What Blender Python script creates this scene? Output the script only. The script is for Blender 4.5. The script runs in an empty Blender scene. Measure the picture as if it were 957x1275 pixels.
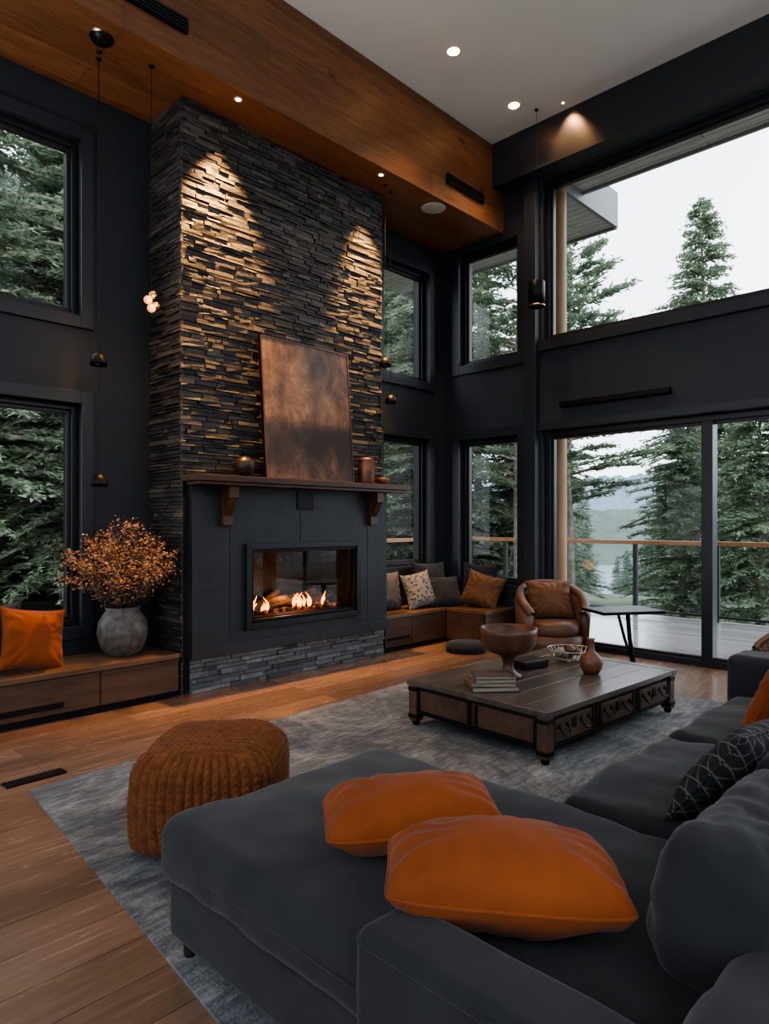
import bpy, bmesh, math, random
from mathutils import Vector, Matrix, noise
R=random.Random(7)
pi=math.pi
try: bpy.context.scene.view_settings.look='AgX - Medium High Contrast'
except Exception: pass
bpy.context.scene.view_settings.exposure=0.42
# ---------------------------------------------------------------- materials
def nm(name):
    m=bpy.data.materials.new(name); m.use_nodes=True
    nt=m.node_tree; b=nt.nodes['Principled BSDF']; return m,nt,b
def N(nt,t,**k):
    n=nt.nodes.new(t)
    for a,v in k.items():
        if a in n.inputs: n.inputs[a].default_value=v
        else: setattr(n,a,v)
    return n
def ramp(nt,stops):
    r=nt.nodes.new('ShaderNodeValToRGB'); e=r.color_ramp.elements
    while len(e)<len(stops): e.new(0.5)
    for i,(p,c) in enumerate(stops):
        e[i].position=p; e[i].color=(c[0],c[1],c[2],1)
    return r
def coord(nt,scale=(1,1,1),rot=(0,0,0),space='Object'):
    tc=nt.nodes.new('ShaderNodeTexCoord'); mp=nt.nodes.new('ShaderNodeMapping')
    mp.inputs['Scale'].default_value=scale; mp.inputs['Rotation'].default_value=rot
    nt.links.new(tc.outputs[space],mp.inputs[0]); return mp.outputs[0]
def bump(nt,b,src,strength=.3,dist=.01):
    bp=nt.nodes.new('ShaderNodeBump'); bp.inputs['Strength'].default_value=strength; bp.inputs['Distance'].default_value=dist
    nt.links.new(src,bp.inputs['Height']); nt.links.new(bp.outputs[0],b.inputs['Normal'])
def noisemat(name,c1,c2,scale=8,rough=.6,metal=0,bs=.2,bd=.005,bscale=None,stretch=(1,1,1),sheen=0,spec=None,detail=6):
    m,nt,b=nm(name); co=coord(nt,stretch)
    n=N(nt,'ShaderNodeTexNoise',Scale=scale,Detail=detail); nt.links.new(co,n.inputs['Vector'])
    r=ramp(nt,[(.3,c1),(.7,c2)]); nt.links.new(n.outputs['Fac'],r.inputs[0]); nt.links.new(r.outputs[0],b.inputs['Base Color'])
    b.inputs['Roughness'].default_value=rough; b.inputs['Metallic'].default_value=metal
    if sheen: b.inputs['Sheen Weight'].default_value=sheen
    if spec is not None: b.inputs['Specular IOR Level'].default_value=spec
    if bs:
        n2=N(nt,'ShaderNodeTexNoise',Scale=bscale or scale*4,Detail=4); nt.links.new(co,n2.inputs['Vector']); bump(nt,b,n2.outputs['Fac'],bs,bd)
    return m
def wood(name,c1,c2,axis='X',scale=3,rough=.45,bs=.2,island=0):
    st={'X':(.12,1,1),'Y':(1,.12,1),'Z':(1,1,.12)}[axis]
    m,nt,b=nm(name); co=coord(nt,st)
    n=N(nt,'ShaderNodeTexNoise',Scale=scale*4,Detail=8,Roughness=.65,Distortion=.6); nt.links.new(co,n.inputs['Vector'])
    r=ramp(nt,[(.28,c1),(.72,c2)]); nt.links.new(n.outputs['Fac'],r.inputs[0])
    n2=N(nt,'ShaderNodeTexNoise',Scale=scale*.5,Detail=3); nt.links.new(co,n2.inputs['Vector'])
    mx=N(nt,'ShaderNodeMix',data_type='RGBA',blend_type='MULTIPLY'); mx.inputs[0].default_value=.7
    r2=ramp(nt,[(.3,(.5,.5,.5)),(.7,(1.25,1.2,1.15))]); nt.links.new(n2.outputs['Fac'],r2.inputs[0])
    nt.links.new(r.outputs[0],mx.inputs[6]); nt.links.new(r2.outputs[0],mx.inputs[7]); nt.links.new(mx.outputs[2],b.inputs['Base Color'])
    b.inputs['Roughness'].default_value=rough; bump(nt,b,n.outputs['Fac'],bs,.004); return m
def plain(name,c,rough=.5,metal=0,emit=None,es=0):
    m,nt,b=nm(name); b.inputs['Base Color'].default_value=(*c,1); b.inputs['Roughness'].default_value=rough; b.inputs['Metallic'].default_value=metal
    if emit: b.inputs['Emission Color'].default_value=(*emit,1); b.inputs['Emission Strength'].default_value=es
    return m
def planks(name,c1,c2,bw,rh,rough,rot=0,mort=(.01,.008,.006),ms=.003,grain=.6,rvar=0,knots=False):
    m,nt,b=nm(name); co=coord(nt,rot=(0,0,rot))
    br=N(nt,'ShaderNodeTexBrick',offset=.37,Scale=1.0); br.inputs['Brick Width'].default_value=bw; br.inputs['Row Height'].default_value=rh
    br.inputs['Mortar Size'].default_value=ms; br.inputs['Mortar Smooth'].default_value=.1
    br.inputs['Color1'].default_value=(*c1,1); br.inputs['Color2'].default_value=(*c2,1); br.inputs['Mortar'].default_value=(*mort,1)
    nt.links.new(co,br.inputs['Vector'])
    mp=N(nt,'ShaderNodeMapping'); mp.inputs['Scale'].default_value=(.8,9,1); nt.links.new(co,mp.inputs[0])
    n=N(nt,'ShaderNodeTexNoise',Scale=3.5,Detail=8,Roughness=.65,Distortion=.5); nt.links.new(mp.outputs[0],n.inputs['Vector'])
    r=ramp(nt,[(.25,(.45,.42,.4)),(.75,(1.3,1.25,1.2))]); nt.links.new(n.outputs['Fac'],r.inputs[0])
    mx=N(nt,'ShaderNodeMix',data_type='RGBA',blend_type='MULTIPLY'); mx.inputs[0].default_value=grain
    nt.links.new(br.outputs['Color'],mx.inputs[6]); nt.links.new(r.outputs[0],mx.inputs[7]); last=mx.outputs[2]
    if knots:
        mk=N(nt,'ShaderNodeMapping'); mk.inputs['Scale'].default_value=(1.1,2.4,1); nt.links.new(co,mk.inputs[0])
        vo=N(nt,'ShaderNodeTexVoronoi',Scale=1.0); nt.links.new(mk.outputs[0],vo.inputs['Vector'])
        rk=ramp(nt,[(.03,(.30,.25,.22)),(.085,(1,1,1))]); nt.links.new(vo.outputs['Distance'],rk.inputs[0])
        m2=N(nt,'ShaderNodeMix',data_type='RGBA',blend_type='MULTIPLY'); m2.inputs[0].default_value=1
        nt.links.new(last,m2.inputs[6]); nt.links.new(rk.outputs[0],m2.inputs[7]); last=m2.outputs[2]
    nt.links.new(last,b.inputs['Base Color'])
    b.inputs['Roughness'].default_value=rough
    ad=N(nt,'ShaderNodeMath',operation='MULTIPLY_ADD'); nt.links.new(n.outputs['Fac'],ad.inputs[0]); ad.inputs[1].default_value=.25
    inv=N(nt,'ShaderNodeMath',operation='SUBTRACT'); inv.inputs[0].default_value=1; nt.links.new(br.outputs['Fac'],inv.inputs[1]); nt.links.new(inv.outputs[0],ad.inputs[2])
    bump(nt,b,ad.outputs[0],.3,.0025)
    if rvar:
        rr=N(nt,'ShaderNodeMapRange'); nt.links.new(n.outputs['Fac'],rr.inputs[0]); rr.inputs[3].default_value=rough-rvar; rr.inputs[4].default_value=rough+rvar
        nt.links.new(rr.outputs[0],b.inputs['Roughness'])
    return m
def islandmat(name,stops,rough=.7,nscale=12,bs=.6,bd=.01,trans=0):
    m,nt,b=nm(name); g=nt.nodes.new('ShaderNodeNewGeometry'); r=ramp(nt,stops); nt.links.new(g.outputs['Random Per Island'],r.inputs[0])
    b.inputs['Roughness'].default_value=rough
    if bs:
        co=coord(nt); n=N(nt,'ShaderNodeTexNoise',Scale=nscale,Detail=8,Roughness=.7); nt.links.new(co,n.inputs['Vector'])
        r2=ramp(nt,[(.3,(.5,.5,.5)),(.7,(1.3,1.3,1.3))]); nt.links.new(n.outputs['Fac'],r2.inputs[0])
        mx=N(nt,'ShaderNodeMix',data_type='RGBA',blend_type='MULTIPLY'); mx.inputs[0].default_value=.8
        nt.links.new(r.outputs[0],mx.inputs[6]); nt.links.new(r2.outputs[0],mx.inputs[7]); nt.links.new(mx.outputs[2],b.inputs['Base Color'])
        bump(nt,b,n.outputs['Fac'],bs,bd)
    else: nt.links.new(r.outputs[0],b.inputs['Base Color'])
    if trans:
        t=nt.nodes.new('ShaderNodeBsdfTranslucent'); nt.links.new(r.outputs[0],t.inputs[0]); ms=nt.nodes.new('ShaderNodeMixShader'); ms.inputs[0].default_value=trans
        out=[n for n in nt.nodes if n.type=='OUTPUT_MATERIAL'][0]; nt.links.new(b.outputs[0],ms.inputs[1]); nt.links.new(t.outputs[0],ms.inputs[2]); nt.links.new(ms.outputs[0],out.inputs[0])
    return m
def glassmat(name,k=.7,tint=(1,1,1)):
    m=bpy.data.materials.new(name); m.use_nodes=True; nt=m.node_tree; nt.nodes.clear()
    o=nt.nodes.new('ShaderNodeOutputMaterial'); mx=nt.nodes.new('ShaderNodeMixShader'); t=nt.nodes.new('ShaderNodeBsdfTransparent'); g=nt.nodes.new('ShaderNodeBsdfGlossy')
    t.inputs[0].default_value=(*tint,1); g.inputs['Roughness'].default_value=0.0
    f=N(nt,'ShaderNodeFresnel',IOR=1.45); ml=N(nt,'ShaderNodeMath',operation='MULTIPLY'); ml.inputs[1].default_value=k
    nt.links.new(f.outputs[0],ml.inputs[0]); nt.links.new(ml.outputs[0],mx.inputs[0]); nt.links.new(t.outputs[0],mx.inputs[1]); nt.links.new(g.outputs[0],mx.inputs[2]); nt.links.new(mx.outputs[0],o.inputs[0]); return m

WALL=noisemat('dark_wall_paint',(.018,.023,.031),(.023,.029,.039),3,.55,bs=.1,bd=.002,bscale=60)
FRAME=plain('black_window_frame',(.014,.015,.018),.35)
TRIM=plain('dark_trim_paint',(.020,.025,.033),.4)
CEIL=noisemat('ceiling_paint',(.64,.66,.69),(.68,.70,.73),2,.8,bs=.05)
GLASS=glassmat('window_glass',.3)
BEAM=planks('beam_wood',(.27,.118,.052),(.17,.070,.032),3.2,.3,.42,mort=(.07,.03,.013),ms=.002,grain=.95,knots=True)
def beamfix():
    nt=BEAM.node_tree
    mp=[n for n in nt.nodes if n.type=='MAPPING' and n.inputs[0].links[0].from_node.type=='TEX_COORD'][0]
    tc=mp.inputs[0].links[0].from_node
    sp=nt.nodes.new('ShaderNodeSeparateXYZ'); cb=nt.nodes.new('ShaderNodeCombineXYZ'); ad=N(nt,'ShaderNodeMath',operation='ADD')
    nt.links.new(tc.outputs['Object'],sp.inputs[0]); nt.links.new(sp.outputs[0],cb.inputs[0]); nt.links.new(sp.outputs[1],ad.inputs[0]); nt.links.new(sp.outputs[2],ad.inputs[1]); nt.links.new(ad.outputs[0],cb.inputs[1]); nt.links.new(cb.outputs[0],mp.inputs[0])
beamfix()
FLOOR=planks('oak_floor',(.245,.160,.115),(.145,.090,.062),2.1,.19,.26,mort=(.05,.032,.022),ms=.0014,grain=.75,rvar=.06)
FLOOR.node_tree.nodes['Principled BSDF'].inputs['Coat Weight'].default_value=.2
FLOOR.node_tree.nodes['Principled BSDF'].inputs['Coat Roughness'].default_value=.15
BENCH=wood('bench_walnut',(.040,.022,.014),(.11,.060,.037),'X',3,.4)
BENCHTOP=wood('bench_top_walnut',(.09,.049,.028),(.20,.115,.068),'X',3,.3)
MANTEL=wood('mantel_wood',(.04,.016,.009),(.12,.05,.024),'X',4,.4)
STONE=islandmat('ledger_stone',[(0,(.022,.022,.024)),(.4,(.038,.037,.038)),(.75,(.062,.057,.054)),(1,(.11,.098,.088))],.55,26,.9,.010)
STONEB=islandmat('base_ledger_stone',[(0,(.06,.064,.07)),(.5,(.11,.115,.12)),(1,(.19,.195,.20))],.6,22,.8,.012)
SLATE=noisemat('slate_surround',(.017,.019,.024),(.028,.031,.037),4,.5,bs=.5,bd=.006,bscale=14)
BLACK=plain('black_metal',(.010,.010,.011),.4,.6)
FIREBOX=noisemat('firebox_soot',(.008,.007,.007),(.018,.016,.014),8,.8)
BRASS=plain('brass',(.75,.42,.16),.25,1)
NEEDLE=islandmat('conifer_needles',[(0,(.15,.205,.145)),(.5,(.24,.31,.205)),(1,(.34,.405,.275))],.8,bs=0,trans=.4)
NEEDLEF=islandmat('haze_tinted_conifer_needles',[(0,(.28,.345,.285)),(.5,(.34,.405,.335)),(1,(.41,.465,.385))],.9,bs=0,trans=.3)  # distance haze painted in as a paler needle colour for far trees
BARK=noisemat('bark',(.14,.12,.10),(.32,.28,.24),6,.9,bs=.6,bd=.03)

# ---------------------------------------------------------------- mesh builder
class M:
    def __init__(s,name): s.name=name; s.v=[]; s.f=[]; s.fm=[]; s.fs=[]; s.mats=[]
    def mi(s,m):
        if m not in s.mats: s.mats.append(m)
        return s.mats.index(m)
    def add(s,vs,fs,mat,smooth=False,T=None):
        o=len(s.v); i=s.mi(mat)
        s.v+= [tuple(T@Vector(v)) for v in vs] if T else [tuple(v) for v in vs]
        for f in fs: s.f.append([o+k for k in f]); s.fm.append(i); s.fs.append(smooth)
    def addbm(s,bm,mat,smooth=False,T=None):
        bm.verts.index_update(); s.add([v.co.copy() for v in bm.verts],[[v.index for v in f.verts] for f in bm.faces],mat,smooth,T); bm.free()
    def box(s,c0,c1,mat,bev=0,T=None,seg=2):
        x0,y0,z0=c0;x1,y1,z1=c1
        vs=[(x0,y0,z0),(x1,y0,z0),(x1,y1,z0),(x0,y1,z0),(x0,y0,z1),(x1,y0,z1),(x1,y1,z1),(x0,y1,z1)]
        fs=[(0,3,2,1),(4,5,6,7),(0,1,5,4),(1,2,6,5),(2,3,7,6),(3,0,4,7)]
        if not bev: s.add(vs,fs,mat,False,T); return
        bm=bmesh.new(); bv=[bm.verts.new(v) for v in vs]
        for f in fs: bm.faces.new([bv[k] for k in f])
        bmesh.ops.bevel(bm,geom=bm.edges[:],offset=bev,segments=seg,affect='EDGES',profile=.6)
        s.addbm(bm,mat,False,T)
    def cyl(s,p0,p1,r0,r1,mat,seg=16,T=None,cap=True):
        p0=Vector(p0);p1=Vector(p1); d=(p1-p0).normalized(); a=d.orthogonal().normalized(); b=d.cross(a)
        vs=[];
        for p,r in((p0,r0),(p1,r1)):
            for i in range(seg):
                t=2*pi*i/seg; vs.append(p+a*math.cos(t)*r+b*math.sin(t)*r)
        s.add(vs,[(i,(i+1)%seg,seg+(i+1)%seg,seg+i) for i in range(seg)],mat,True,T)
        if cap: s.add(vs,[tuple(reversed(range(seg))),tuple(range(seg,2*seg))],mat,False,T)
    def tube(s,pts,r,mat,seg=8,closed=False,T=None):
        pts=[Vector(p) for p in pts]; n=len(pts); vs=[];fs=[]
        for i,p in enumerate(pts):
            a=pts[(i-1)%n] if closed or i>0 else pts[0]; c=pts[(i+1)%n] if closed or i<n-1 else pts[-1]
            d=(c-a).normalized(); u=d.cross(Vector((0,0,1)))
            if u.length<1e-3:u=d.cross(Vector((1,0,0)))
            u.normalize(); w=d.cross(u)
            for k in range(seg):
                t=2*pi*k/seg; vs.append(p+u*math.cos(t)*r+w*math.sin(t)*r)
        for i in range(n if closed else n-1):
            j=(i+1)%n
            for k in range(seg): fs.append((i*seg+k,i*seg+(k+1)%seg,j*seg+(k+1)%seg,j*seg+k))
        s.add(vs,fs,mat,True,T)
    def lathe(s,prof,cen,mat,seg=32,T=None):
        cx,cy,cz=cen; vs=[];fs=[]
        for r,z in prof:
            for i in range(seg):
                t=2*pi*i/seg; vs.append((cx+r*math.cos(t),cy+r*math.sin(t),cz+z))
        for j in range(len(prof)-1):
            for i in range(seg): fs.append((j*seg+i,j*seg+(i+1)%seg,(j+1)*seg+(i+1)%seg,(j+1)*seg+i))
        s.add(vs,fs,mat,True,T)
    def roundbox(s,c0,c1,r,mat,puff=0,amp=0,T=None,seed=0,step=.04,freq=4):
        c0=Vector(c0);c1=Vector(c1); cen=(c0+c1)/2; h=(c1-c0)/2; r=min(r,min(h)*.98)
        def ax(hh):
            inn=hh-r; k=4; L=[-inn-r*math.tan((1-i/k)*pi/4) for i in range(k)]
            m=max(2,int(2*inn/step)); L+=[-inn+2*inn*i/m for i in range(m+1)]; L+=[inn+r*math.tan((i+1)/k*pi/4) for i in range(k)]; return L
        A=[ax(h[i]) for i in range(3)]; bm=bmesh.new(); cache={}
        def vert(p):
            key=(round(p[0],5),round(p[1],5),round(p[2],5))
            if key in cache:return cache[key]
            P=Vector(p); q=Vector([max(-(h[i]-r),min(h[i]-r,P[i])) for i in range(3)]); d=(P-q).normalized(); o=q+d*r
            if puff:
                w=max(0,(1-(o.x/h.x)**2))**.6*max(0,(1-(o.y/h.y)**2))**.6
                o.z+=puff*w*(1 if o.z>0 else -.2)
            if amp:
                pp=(o+cen)*freq
                o+=d*amp*(noise.noise(pp+Vector((seed,0,0)))+.5*noise.noise(pp*2.7+Vector((seed,9,0)))-.8*max(0,.25-abs(noise.noise(Vector((pp.x*1.4+pp.y*.6,pp.y*1.1-pp.x,pp.z*.5+seed)))))*2)
            v=bm.verts.new(o+cen); cache[key]=v; return v
        for a in range(3):
            b,c=(a+1)%3,(a+2)%3
            for sg in(-1,1):
                for i in range(len(A[b])-1):
                    for j in range(len(A[c])-1):
                        q=[]
                        for(ii,jj)in((i,j),(i+1,j),(i+1,j+1),(i,j+1)):
                            p=[0,0,0]; p[a]=sg*h[a]; p[b]=A[b][ii]; p[c]=A[c][jj]; q.append(vert(p))
                        if sg<0:q.reverse()
                        bm.faces.new(q)
        s.addbm(bm,mat,True,T)
    def pillow(s,w,h,t,mat,T,seed=0,n=56,pip=True,amp=.02,plump=0):
        vs=[];fs=[];w/=2;h/=2;t/=2
        pin=.10 if not plump else .06
        def P(u,v,sg):
            x=w*u*(1-pin+pin*abs(v)**2.5); y=h*v*(1-pin+pin*abs(u)**2.5)
            if plump:
                c=(abs(u)*abs(v))**4; x*=1-.07*c; y*=1-.16*c; y*=1-.05*u*u
            e=((1-u**4)*(1-v**4)) if not plump else ((1-abs(u)**3.2)*(1-abs(v)**2.6)); ex=.5 if not plump else .52
            z=t*max(e,0)**ex*(.82+.18*(1-u*u)*(1-v*v))
            e2=max(e,0)**.5
            nn=noise.noise(Vector((x*6+seed,y*6,sg*3)))+.4*noise.noise(Vector((x*14+seed,y*14,sg*3+5)))
            ang=math.atan2(v,u); rr=math.hypot(u,v)
            z+=amp*e2*nn*.8 + amp*.55*math.sin(ang*13+4*nn+seed)*min(1,rr)**3*e2
            return (x,y,sg*z)
        for sg in(1,-1):
            o=len(vs)
            for i in range(n+1):
                for j in range(n+1):
                    u=math.sin((i/n-.5)*pi);v=math.sin((j/n-.5)*pi); vs.append(P(u,v,sg))
            for i in range(n):
                for j in range(n):
                    a=o+i*(n+1)+j; q=(a,a+n+1,a+n+2,a+1); fs.append(q if sg>0 else q[::-1])
        s.add(vs,fs,mat,True,T)
        if pip:
            pts=[]
            for k in range(4):
                for i in range(24):
                    q=math.sin((i/24-.5)*pi)
                    u,v=[(q,-1),(1,q),(-q,1),(-1,-q)][k]; p=P(u,v,1); pts.append((p[0],p[1],0))
            s.tube(pts,.005,mat,6,True,T)
    def done(s,loc=None,rot=0,center=True):
        me=bpy.data.meshes.new(s.name)
        vs=s.v; off=Vector((0,0,0))
        if loc is None and center and vs:
            xs=[v[0] for v in vs];ys=[v[1] for v in vs];zs=[v[2] for v in vs]
            off=Vector(((min(xs)+max(xs))/2,(min(ys)+max(ys))/2,min(zs))); vs=[(v[0]-off.x,v[1]-off.y,v[2]-off.z) for v in vs]
        me.from_pydata(vs,[],s.f)
        for m in s.mats: me.materials.append(m)
        me.polygons.foreach_set('material_index',s.fm); me.polygons.foreach_set('use_smooth',s.fs); me.update()
        ob=bpy.data.objects.new(s.name,me); bpy.context.scene.collection.objects.link(ob)
        ob.location=off if loc is None else loc; ob.rotation_euler=(0,0,rot); return ob
def TR(loc,rx=0,ry=0,rz=0):
    return Matrix.Translation(loc)@Matrix.Rotation(rz,4,'Z')@Matrix.Rotation(ry,4,'Y')@Matrix.Rotation(rx,4,'X')

def holed(mb,plane,p0,p1,a0,a1,z0,z1,holes,mat):
    A=sorted({a0,a1}|{min(max(h[0],a0),a1) for h in holes}|{min(max(h[1],a0),a1) for h in holes})
    Z=sorted({z0,z1}|{h[2] for h in holes}|{h[3] for h in holes})
    for i in range(len(A)-1):
        for j in range(len(Z)-1):
            am=(A[i]+A[i+1])/2; zm=(Z[j]+Z[j+1])/2
            if any(h[0]<am<h[1] and h[2]<zm<h[3] for h in holes): continue
            if plane=='X': mb.box((p0,A[i],Z[j]),(p1,A[i+1],Z[j+1]),mat)
            else: mb.box((A[i],p0,Z[j]),(A[i+1],p1,Z[j+1]),mat)
def window(name,plane,p,out,a0,a1,z0,z1,mull=[],fw=.05,casing=.10):
    mb=M(name)
    def bx(pa,pb,aa,ab,za,zb,m,bev=.004):
        lo,hi=sorted((p+out*pa,p+out*pb))
        if plane=='X': mb.box((lo,aa,za),(hi,ab,zb),m,bev)
        else: mb.box((aa,lo,za),(ab,hi,zb),m,bev)
    e=.002
    def ring(pa,pb,A0,A1,Z0,Z1,w,m):
        bx(pa,pb,A0,A0+w,Z0,Z1,m); bx(pa,pb,A1-w,A1,Z0,Z1,m); bx(pa,pb,A0+w,A1-w,Z0,Z0+w,m); bx(pa,pb,A0+w,A1-w,Z1-w,Z1,m)
    if casing: ring(-.03,-.002,a0-casing,a1+casing,z0-(casing if z0>.2 else 0),z1+casing,casing+.01,TRIM)
    ring(.06,.18,a0+e,a1-e,z0+e,z1-e,fw,FRAME)
    ring(.09,.15,a0+fw,a1-fw,z0+fw,z1-fw,.03,FRAME)
    for m_ in mull: bx(.05,.18,m_-.05,m_+.05,z0+fw,z1-fw,FRAME)
    lo=p+out*.12
    if plane=='X': mb.add([(lo,a0+fw,z0+fw),(lo,a1-fw,z0+fw),(lo,a1-fw,z1-fw),(lo,a0+fw,z1-fw)],[(0,1,2,3)],GLASS)
    else: mb.add([(a0+fw,lo,z0+fw),(a1-fw,lo,z0+fw),(a1-fw,lo,z1-fw),(a0+fw,lo,z1-fw)],[(0,1,2,3)],GLASS)
    return mb.done()

XW,YF,XB,YR,CH,SH=6.5,5.3,-3.5,-3.0,5.6,4.67
# ---------------------------------------------------------------- shell
m=M('floor'); m.box((XB-.25,YR-.25,-.15),(XW+.25,YF+.25,0),FLOOR); m.done(loc=(0,0,0))
m=M('ceiling'); m.box((XB-.25,YR-.25,CH),(XW+.25,YF+.25,CH+.2),CEIL); m.done()
HW=[(4.20,5.05,3.23,4.60),(-2.0,3.9,3.33,5.10),(4.20,5.05,.62,2.35),(-1.6,3.9,.0,2.35)]
m=M('wall_east'); holed(m,'X',XW,XW+.25,YR,YF+.25,0,CH,HW,WALL); m.done()
HF=[(5.40,6.22,3.02,4.37),(5.40,6.22,.82,2.36),(.5,2.09,2.93,4.31),(.5,2.09,.54,2.27),(-2.9,-.2,.54,2.27),(-2.9,-.2,2.93,4.31)]
m=M('wall_north'); holed(m,'Y',YF,YF+.25,XB,XW,0,CH,HF,WALL); m.done()
HB=[(-2.4,4.0,.3,2.4),(-2.4,4.0,3.2,5.2)]
m=M('wall_west'); holed(m,'X',XB-.25,XB,YR,YF,0,CH,HB,WALL); m.done()
HR=[(-3,5.9,.1,2.4),(-3,5.9,3.2,5.2)]
m=M('wall_south'); holed(m,'Y',YR-.25,YR,XB,XW,0,CH,HR,WALL); m.done()
window('window_1','X',XW,1,*HW[0]); window('window_2','X',XW,1,*HW[1],mull=[.6],casing=0)
window('window_3','X',XW,1,*HW[2]); 
window('door_1','X',XW,1,*HW[3],mull=[2.2,.35],fw=.06,casing=0)
for i,h in enumerate(HF): window('window_%d'%(i+4),'Y',YF,1,*h,casing=.085)
for i,h in enumerate(HB): window('window_%d'%(i+10),'X',XB,-1,*h,mull=[.8])
for i,h in enumerate(HR): window('window_%d'%(i+12),'Y',YR,-1,*h,mull=[0,3])
m=M('trim_1'); m.box((XW-.24,YR,5.11),(XW,4.4,CH),TRIM,.004); m.done()
m=M('trim_2'); m.box((XW-.10,3.93,0),(XW,4.08,5.11),TRIM,.006); m.done()
m=M('trim_3'); m.box((XW-.05,-1.8,3.22),(XW,3.93,3.33),TRIM,.006); m.box((XW-.05,-1.8,2.35),(XW,3.93,2.43),TRIM,.006); m.done()
m=M('air_register'); m.box((XW-.07,2.5,2.575),(XW-.001,3.66,2.635),BLACK,.01); m.done()
m=M('ceiling_beam'); m.box((XB,4.4,SH),(XW,YF,CH),BEAM,.006); m.done(loc=(0,0,0))
for nme,(x0,x1) in {'air_vent':(2.0,2.48),'air_vent.001':(5.44,6.08)}.items():
    m=M('air_vent'); m.box((x0,4.375,4.86),(x1,4.399,4.97),BLACK,.004)
    for k in range(4): m.box((x0+.02,4.368,4.875+k*.024),(x1-.02,4.376,4.883+k*.024),FRAME)
    m.done()
m=M('ceiling_speaker'); m.lathe([(0,-.012),(.11,-.012),(.125,-.006),(.13,0)],(5.45,4.58,SH),plain('speaker_grille',(.5,.5,.5),.6),32); m.done()
m=M('ceiling_camera'); m.lathe([(0,-.05),(.04,-.045),(.07,-.02),(.08,0)],(1.95,4.60,SH),BLACK,24); m.done()

# ---------------------------------------------------------------- fireplace
CX0,CX1,CY=2.66,4.86,4.80
def ledger(mb,face,p,a0,a1,z0,z1,mat,hmin=.020,hmax=.042,lmax=.28,pro=.024,rnd=R,skip=None):
    z=z0
    while z<z1-.004:
        h=min(rnd.uniform(hmin,hmax),z1-z)
        if z1-z-h<.012:h=z1-z
        a=a0-rnd.uniform(0,.05)
        while a<a1-.003:
            l=rnd.uniform(.06,lmax); b=min(a+l,a1)
            if a1-b<.04:b=a1
            aa=max(a,a0); d=rnd.uniform(.004,pro)*(1 if rnd.random()<.85 else 1.5); g=.0008
            if b-aa>.01:
                j=[rnd.uniform(-.006,.006) for _ in range(4)]
                d=max(d,.008)
                if face=='Y':
                    vs=[(aa+g,p,z+g),(b-g,p,z+g),(b-g,p,z+h-g),(aa+g,p,z+h-g),(aa+g+.003,p-d+j[0],z+g+.002),(b-g-.003,p-d+j[1],z+g+.002),(b-g-.003,p-d+j[2],z+h-g-.002),(aa+g+.003,p-d+j[3],z+h-g-.002)]
                    fs=[(4,5,6,7),(0,1,5,4),(1,2,6,5),(2,3,7,6),(3,0,4,7)]
                else:
                    sg=-1 if face=='X-' else 1
                    vs=[(p,aa+g,z+g),(p,b-g,z+g),(p,b-g,z+h-g),(p,aa+g,z+h-g),(p+sg*d,aa+g+.003,z+g+.003),(p+sg*d,b-g-.003,z+g+.003),(p+sg*d,b-g-.003,z+h-g-.003),(p+sg*d,aa+g+.003,z+h-g-.003)]
                    fs=[(7,6,5,4),(4,5,1,0),(5,6,2,1),(6,7,3,2),(7,4,0,3)]
                    if sg>0: fs=[f[::-1] for f in fs]
                mb.add(vs,fs,mat)
            a=b
        z+=h
IX0,IX1,IZ0,IZ1=3.24,4.45,.50,1.12
m=M('stone_fireplace')
DK=plain('mortar_dark',(.012,.012,.012),.9)
holed(m,'Y',CY,YF-.002,CX0,CX1,0.0,SH-.002,[(IX0,IX1,IZ0,IZ1)],DK)
m.box((IX0,YF-.1,IZ0),(IX1,YF-.05,IZ1),FIREBOX)
ledger(m,'Y',CY,CX0-.02,CX1+.02,1.70,SH-.003,STONE)
ledger(m,'X-',CX0,CY-.02,YF-.003,0.0,SH-.003,STONE)
ledger(m,'X+',CX1,CY-.02,YF-.003,0.0,SH-.003,STONE)
ledger(m,'Y',CY-.03,CX0+.05,CX1+.02,0,.27,STONEB,.03,.05,.3,.03)
m.box((CX0+.05,CY-.03,0),(CX1+.02,CY,.27),DK)
SY=CY-.075
holed(m,'Y',SY,CY,CX0+.05,CX1+.03,.27,1.66,[(IX0,IX1,IZ0,IZ1)],SLATE)
m.box((CX0+.04,SY-.015,.27),(CX1+.04,SY+.01,.36),SLATE,.004)
for x in(3.78,): m.box((x-.003,SY-.0015,1.13),(x+.003,SY,1.66),DK)
for x in(3.05,4.62): m.box((x-.002,SY-.0015,.36),(x+.002,SY,1.66),DK)
m.box((CX0+.05,SY-.0015,.80),(IX0,SY,.803),DK);m.box((IX1,SY-.0015,.80),(CX1+.03,SY,.803),DK)
def ringY(mb,y0,y1,a0,a1,z0,z1,w,mat,bev=.004):
    mb.box((a0,y0,z0),(a0+w,y1,z1),mat,bev); mb.box((a1-w,y0,z0),(a1,y1,z1),mat,bev); mb.box((a0+w,y0,z0),(a1-w,y1,z0+w),mat,bev); mb.box((a0+w,y0,z1-w),(a1-w,y1,z1),mat,bev)
IFR=plain('insert_frame',(.03,.032,.036),.35,.5)
ringY(m,SY-.035,SY+.02,IX0-.05,IX1+.05,IZ0-.05,IZ1+.05,.05,IFR)
ringY(m,SY-.015,SY+.05,IX0,IX1,IZ0,IZ1,.03,BLACK)
m.box((3.74,SY-.012,1.46),(3.93,SY-.001,1.62),BLACK,.004)
m.box((IX0,CY,IZ0),(IX0+.02,YF-.1,IZ1),FIREBOX); m.box((IX1-.02,CY,IZ0),(IX1,YF-.1,IZ1),FIREBOX)
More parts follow.
